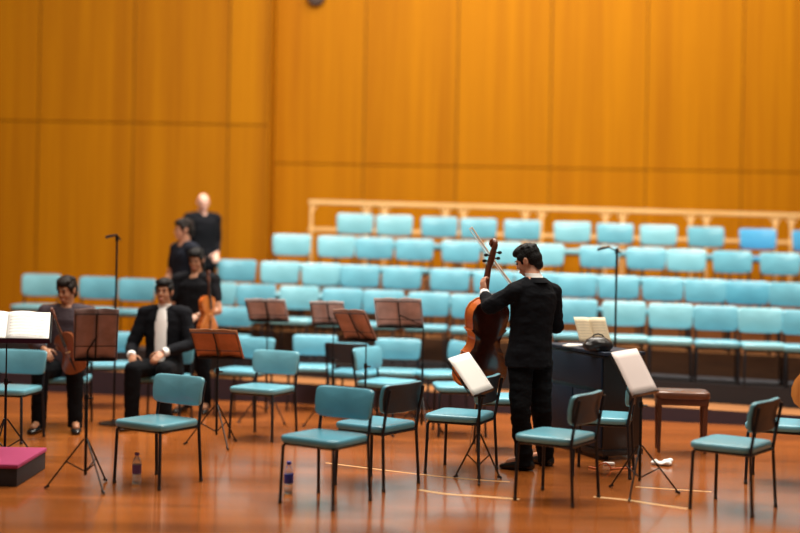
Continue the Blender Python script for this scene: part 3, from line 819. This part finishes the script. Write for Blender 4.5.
# seated player at left with a brown violin
J = std(68, 109, 0, 1.74, .1, seated=True, headF=V((-.3, -.85, -.25))); W = J.pop('_W')
J['elL'] = W(-.26, .12, .76); J['wrL'] = W(-.08, .36, .82); J['wrR'] = W(.14, .32, .72)
person('seated player in dark clothes with brown violin behind the left foreground stand', J, skin_m=skin_brown, hair=(hair_d, 'short'), top_m=mat('dark_plum_cloth', (.035, .018, .025), .8, bump=.3, bscale=14))
vpos = P(78, 372, 11.35)
bowed('violin', 'reddish-brown violin on the lap of the seated player at left', 'violin', frame4(vpos, V((-.35, -.1, .9)), V((-.1, -1, -.1))), .49, front=wood('dark_violin_front', (.14, .035, .012), (.24, .065, .02), .3, (30, 30, 3), coat=.5), rib=wood('dark_violin_rib', (.10, .022, .008), (.18, .045, .014), .3, (30, 30, 3)))
# three standing people behind
J = std(185, 92.5, step_z(-2.38), 1.68, -.9, headF=V((-.9, -.35, -.1))); W = J.pop('_W')
J['elL'] = W(-.33, -.02, 1.12); J['wrL'] = W(-.20, .12, .98); J['elR'] = W(.33, .0, 1.12); J['wrR'] = W(.2, .14, 1.0)
person('dark-haired person in dark T-shirt turned left, at the back of the standing group', J, top='tee', skin_m=skin, hair=(hair_d, 'short'), top_m=mat('charcoal_cotton', (.010, .012, .02), .9, spec=.15, bump=.3, bscale=14), short_sleeve=True)
J = std(197, 100.5, 0, 1.62, -.15, headF=V((-.15, -.95, -.25))); W = J.pop('_W')
J['elR'] = W(.27, .08, 1.10); J['wrR'] = W(.10, .28, 1.02); J['elL'] = W(-.28, .10, 1.10); J['wrL'] = W(-.12, .30, 1.06)
person('person in black short-sleeved top facing us with orange violin, front of the standing group', J, top='tee', skin_m=skin_brown, hair=(hair_b, 'long'), top_m=mat('black_cotton', (.006, .006, .008), .9, spec=.15, bump=.3, bscale=14), short_sleeve=True)
bowed('violin', 'orange violin held upright by the person in black short sleeves', 'violin', frame4(P(207, 335, 12.55), V((-.02, .0, 1)), V((.8, -.6, 0))), .50)
J = std(202, 84.6, .655+.046, 1.55, .6, headF=V((.3, -.9, -.2))); W = J.pop('_W')
for s_, q in (('L', -1), ('R', 1)): J['el'+s_] = W(q*.23, -.03, 1.13); J['wr'+s_] = W(q*.17, .10, .95)
person('bald pink-headed man in dark clothes standing highest behind the group', J, skin_m=skin_pink, hair=(hair_g, 'bald'), top_m=suit)
for px, s, lab in ((166, 107, 'chair carrying the seated man in the white shirt'), (68, 109, 'chair carrying the seated player with the brown violin')):
    X, Y = XS(px, s); chair(X, Y+.0, 0, -6 if px == 166 else 6, 'light blue '+lab, 'loose chairs on the stage floor', 'fn')

# ---------------------------------------------------------------- keyboard cabinet, stool, small things
A = P(603, 458, 10.45); A.z = 0          # nearest corner
B_ = P(553.5, 0, 11.35); B_.z = 0
e1 = (B_-A); e1.z = 0; L1 = e1.length; e1n = e1.normalized(); e2n = V((-e1n.y, e1n.x, 0));
if e2n.y < 0: e2n = -e2n
if e2n.x < 0: e2n = V((e1n.y, -e1n.x, 0))
ang = math.atan2(-e1n.y, -e1n.x)
H = .88; DP = .36
t = thing('celesta', 'dark navy upright keyboard cabinet beside the cellist', 'keyboard instrument', A+e1*.5+e2n*DP*.5, ang)
# local x: along the long face (near corner at +L1/2), local y: away from the camera
sgn = 1 if (Matrix.Rotation(ang, 3, 'Z') @ V((0, 1, 0))).dot(e2n) > 0 else -1
bm = new(); box(bm, (0, sgn*.0, .46), (L1, DP, .76), bev=.008); finish('case', bm, [celesta_side], t)
bm = new(); box(bm, (0, 0, H-.018), (L1+.03, DP+.03, .03), bev=.008); finish('lid', bm, celesta_m, t)
bm = new(); box(bm, (0, -sgn*(DP/2+.006), .70), (L1-.05, .018, .25), bev=.004); finish('upper_panel', bm, celesta_m, t)
bm = new(); box(bm, (-L1*.25+.005, -sgn*(DP/2+.006), .32), (L1*.5-.03, .018, .44), bev=.004); finish('lower_panel', bm, celesta_m, t)
bm = new(); box(bm, (L1*.25-.005, -sgn*(DP/2+.006), .32), (L1*.5-.03, .018, .44), bev=.004); finish('lower_panel', bm, celesta_m, t)
bm = new(); box(bm, (0, 0, .065), (L1+.02, DP+.02, .05), bev=.006); finish('plinth', bm, celesta_side, t)
for sx_ in (-1, 1):
    for sy_ in (-1, 1):
        bm = new(); tube(bm, [(sx_*(L1/2-.06)-.012, sy_*(DP/2-.06), .022), (sx_*(L1/2-.06)+.012, sy_*(DP/2-.06), .022)], .022, 14); finish('castor', bm, rubber, t)
ctr = A+e1*.5+e2n*DP*.5
# desk book on the lid
bc = P(592, 327, ctr.y+.02); w = V((.27, .03, .0)); h = V((.05, -.06, -.21))
hl = H
c0 = V((bc.x, bc.y, hl+.135))
quad_sheet('open_book', c0, w, h, [paper_cream, mat('dark_book_cover', (.12, .06, .04), .6)], 'open cream music book propped on top of the dark cabinet', 'book', two=True, side=1 if (h.cross(w)).z > 0 else -1, fold=.02)
bm = new()
ellipsoid(bm, (0, 0, .055), (.115, .085, .06)); ellipsoid(bm, (.055, .0, .045), (.075, .075, .05)); ellipsoid(bm, (-.05, -.01, .04), (.08, .07, .045)); box(bm, (0, 0, .012), (.2, .13, .024), bev=.01)
bag = thing('bag', 'rounded black glossy bag on top of the dark cabinet', 'bag', (P(598, 340, 10.58).x, 10.58, hl-.0))
remeshed('body', bm, mat('glossy_black_bag', (.02, .018, .018), .3, bump=.3, bscale=12), bag, .008, 3, .005, 14)
bm = new(); tube(bm, [(-.06, 0, .09), (-.035, 0, .125), (0, 0, .135), (.035, 0, .125), (.06, 0, .09)], .006); finish('handle', bm, rubber, bag)
bm = new(); box(bm, (0, 0, .006), (.16, .11, .010), Matrix.Rotation(.3, 3, 'Z')); box(bm, (.02, .01, .014), (.15, .11, .006), Matrix.Rotation(-.1, 3, 'Z'))
o = tag(finish('paper_stack', bm, plain_paper, smooth=False), 'white loose papers lying on the left of the dark cabinet top', 'paper'); pp = P(574, 342, 10.98); o.location = (pp.x, 10.98, hl-.002)

X, Y = XS(684, 117.5)
t = thing('piano_stool', 'brown leather topped wooden stool behind the pinkish music sheet', 'stool', (X, Y, 0), -.12)
bm = new(); padded(bm, .46, .33, .06, .03, (0, 0, .485)); finish('seat_cushion', bm, leather, t)
bm = new(); box(bm, (0, 0, .43), (.43, .30, .06), bev=.005); finish('apron', bm, dark_wood, t)
for sx_ in (-1, 1):
    for sy_ in (-1, 1):
        bm = new(); loft(bm, [(V((sx_*.19, sy_*.125, .0)), .013, .013, V((1, 0, 0)), V((0, 1, 0))), (V((sx_*.19, sy_*.125, .43)), .021, .021, V((1, 0, 0)), V((0, 1, 0)))], 12, 5); finish('leg', bm, dark_wood, t)

def bottle(px, s, label, lm):
    X, Y = XS(px, s)
    t = thing('water_bottle', label, 'bottle', (X, Y, 0))
    bm = new(); lathe(bm, (0, 0, 0), [(.028, 0), (.032, .006), (.032, .06), (.030, .065), (.032, .07), (.032, .145), (.024, .175), (.013, .19), (.013, .205)], 20); finish('bottle_body', bm, mat('clear_plastic', (.85, .88, .9), .08, trans=.75), t)
    bm = new(); lathe(bm, (0, 0, .075), [(.0325, 0), (.0328, .002), (.0328, .06), (.0325, .062)], 20); finish('bottle_label', bm, lm, t)
    bm = new(); lathe(bm, (0, 0, .200), [(.016, 0), (.016, .018), (.014, .02)], 16); finish('cap', bm, lm, t)
bottle(293, 146, 'clear water bottle with dark blue label beside the centre-left chair', mat('blue_label', (.02, .04, .35), .4))
bottle(141, 142, 'clear water bottle with purple label beneath the lone left chair', mat('purple_label', (.16, .08, .28), .4))
# crumpled white cloth, cable
bm = new(); rnd = random.Random(3)
for i in range(12):
    ellipsoid(bm, (rnd.uniform(-.06, .06), rnd.uniform(-.03, .03), rnd.uniform(.012, .035)), (rnd.uniform(.02, .04), rnd.uniform(.02, .035), rnd.uniform(.012, .02)), Matrix.Rotation(rnd.uniform(0, 3), 3, 'Z'))
root = bpy.data.objects.new('crumpled_cloth', None)
o = remeshed('crumpled_cloth', bm, white_cloth, None, .006, 1, .006, 30)
bpy.data.objects.remove(root); o.name = 'crumpled_cloth'; X, Y = XS(667, 126); o.location = (X, Y, 0)
tag(o, 'small crumpled white cloth on the floor below the brown stool', 'cloth')
bm = new(); X, Y = XS(607, 129)
tube(bm, [(-.10, .06, .008), (-.05, .0, .008), (-.045, -.02, .02), (-.02, -.03, .05), (.02, -.03, .055), (.05, -.02, .03), (.06, -.01, .008), (.12, .02, .007), (.25, .08, .007)], .007, 8)
o = tag(finish('cable', bm, mat('orange_cable', (.8, .2, .06), .5)), 'orange cable loop on the floor at the foot of the dark cabinet', 'cable'); o.location = (X, Y, 0)
bm = new(); box(bm, (0, 0, .012), (.09, .05, .022), bev=.008); o = tag(finish('plug', bm, mat('white_plastic', (.85, .82, .78), .4)), 'white plug lying beside the orange cable', 'plug'); X, Y = XS(613, 126.5); o.location = (X, Y, 0)

# floor tapes
def tape(pts, label, wdt=.022):
    W_ = []
    for px, py in pts:
        h = HY+ROLL*(px-400); s = (py-h)/CAMZ; W_.append(V((*XS(px, s), 0)))
    q = []
    n = len(W_)
    for i in range(n-1):
        p0, p1, p2, p3 = W_[max(0, i-1)], W_[i], W_[i+1], W_[min(n-1, i+2)]
        for k in range(8):
            t_ = k/8; q.append(.5*((2*p1)+(-p0+p2)*t_+(2*p0-5*p1+4*p2-p3)*t_*t_+(-p0+3*p1-3*p2+p3)*t_**3))
    q.append(W_[-1]); c = q[0].copy()
    bm = new(); prev = None
    for i, p in enumerate(q):
        d = (q[min(i+1, len(q)-1)]-q[max(i-1, 0)]).normalized(); nn = V((-d.y, d.x, 0))*wdt/2
        cur = [bm.verts.new(p-c+nn+V((0, 0, .0015))), bm.verts.new(p-c-nn+V((0, 0, .0015))), bm.verts.new(p-c-nn), bm.verts.new(p-c+nn)]
        if prev:
            for k in range(4): bm.faces.new((prev[k], prev[(k+1) % 4], cur[(k+1) % 4], cur[k]))
        else: bm.faces.new(cur)
        prev = cur
    bm.faces.new(prev[::-1])
    o = tag(finish('floor_tape', bm, tape_m, smooth=False), label, 'tape'); o.location = c
tape([(424, 490), (450, 494), (485, 496.5), (524, 499.5)], 'pale curved tape line on the floor in front of the black music stand', .035)
tape([(598, 497), (630, 500), (660, 504.5), (692, 509)], 'pale curved tape line on the floor at the foot of the right music stand', .035)
tape([(330, 463), (370, 468), (420, 474), (470, 479), (514, 482)], 'long pale tape arc on the floor behind the foreground chairs')
tape([(640, 487), (670, 489), (716, 492)], 'short pale tape mark behind the right music stand')

# ---------------------------------------------------------------- lights, world, camera
def area(loc, size, power, col, rot=(0, 0, 0), sy=None):
    l = bpy.data.lights.new('stage_light', 'AREA'); l.energy = power; l.size = size; l.color = col
    if sy: l.shape = 'RECTANGLE'; l.size_y = sy
    o = bpy.data.objects.new('stage_light', l); o.location = loc; o.rotation_euler = rot; C.objects.link(o)
    return o
area((0.5, 12.2, 8.5), 7, 560, (1, .93, .82), (math.radians(-12), 0, 0), 2.5)
area((2.5, 14.6, 8.5), 8, 480, (1, .92, .78), (math.radians(14), 0, 0), 2)
area((-3.5, 8.5, 8), 4, 260, (1, .93, .84), (math.radians(14), 0, 0), 3)
area((3.0, 7.5, 8), 4, 240, (1, .93, .84), (math.radians(14), 0, 0), 3)
area((2.5, 9.0, 8.5), 6, 295, (1, .90, .72), (math.radians(50), 0, 0), 2)
for x_, p_ in ((-1.5, 150), (3.2, 170)):
    l_ = area((x_, 14.3, 8.3), 3, p_, (1, .95, .88), (math.radians(-4), 0, 0), 1.6); l_.data.spread = math.radians(75)
wd = bpy.data.worlds.new('World'); bpy.context.scene.world = wd; wd.use_nodes = True
wd.node_tree.nodes['Background'].inputs[0].default_value = (.95, .72, .5, 1)
wd.node_tree.nodes['Background'].inputs[1].default_value = .13

cam = bpy.data.cameras.new('camera'); co = bpy.data.objects.new('camera', cam); C.objects.link(co)
cam.sensor_width = 36; cam.lens = 36*F/800; cam.shift_y = -(266.5-HY)/800
rightv = V((math.cos(ROLL), 0, math.sin(ROLL))); upv = V((-math.sin(ROLL), 0, math.cos(ROLL)))
M = Matrix((rightv, upv, rightv.cross(upv))).transposed().to_4x4(); M.translation = (0, 0, CAMZ)
co.matrix_world = M
cam.dof.use_dof = True; cam.dof.focus_distance = 9.9; cam.dof.aperture_fstop = .48
cam.clip_end = 100
sc = bpy.context.scene; sc.camera = co
sc.view_settings.view_transform = 'Standard'; sc.view_settings.look = 'None'; sc.view_settings.exposure = 0
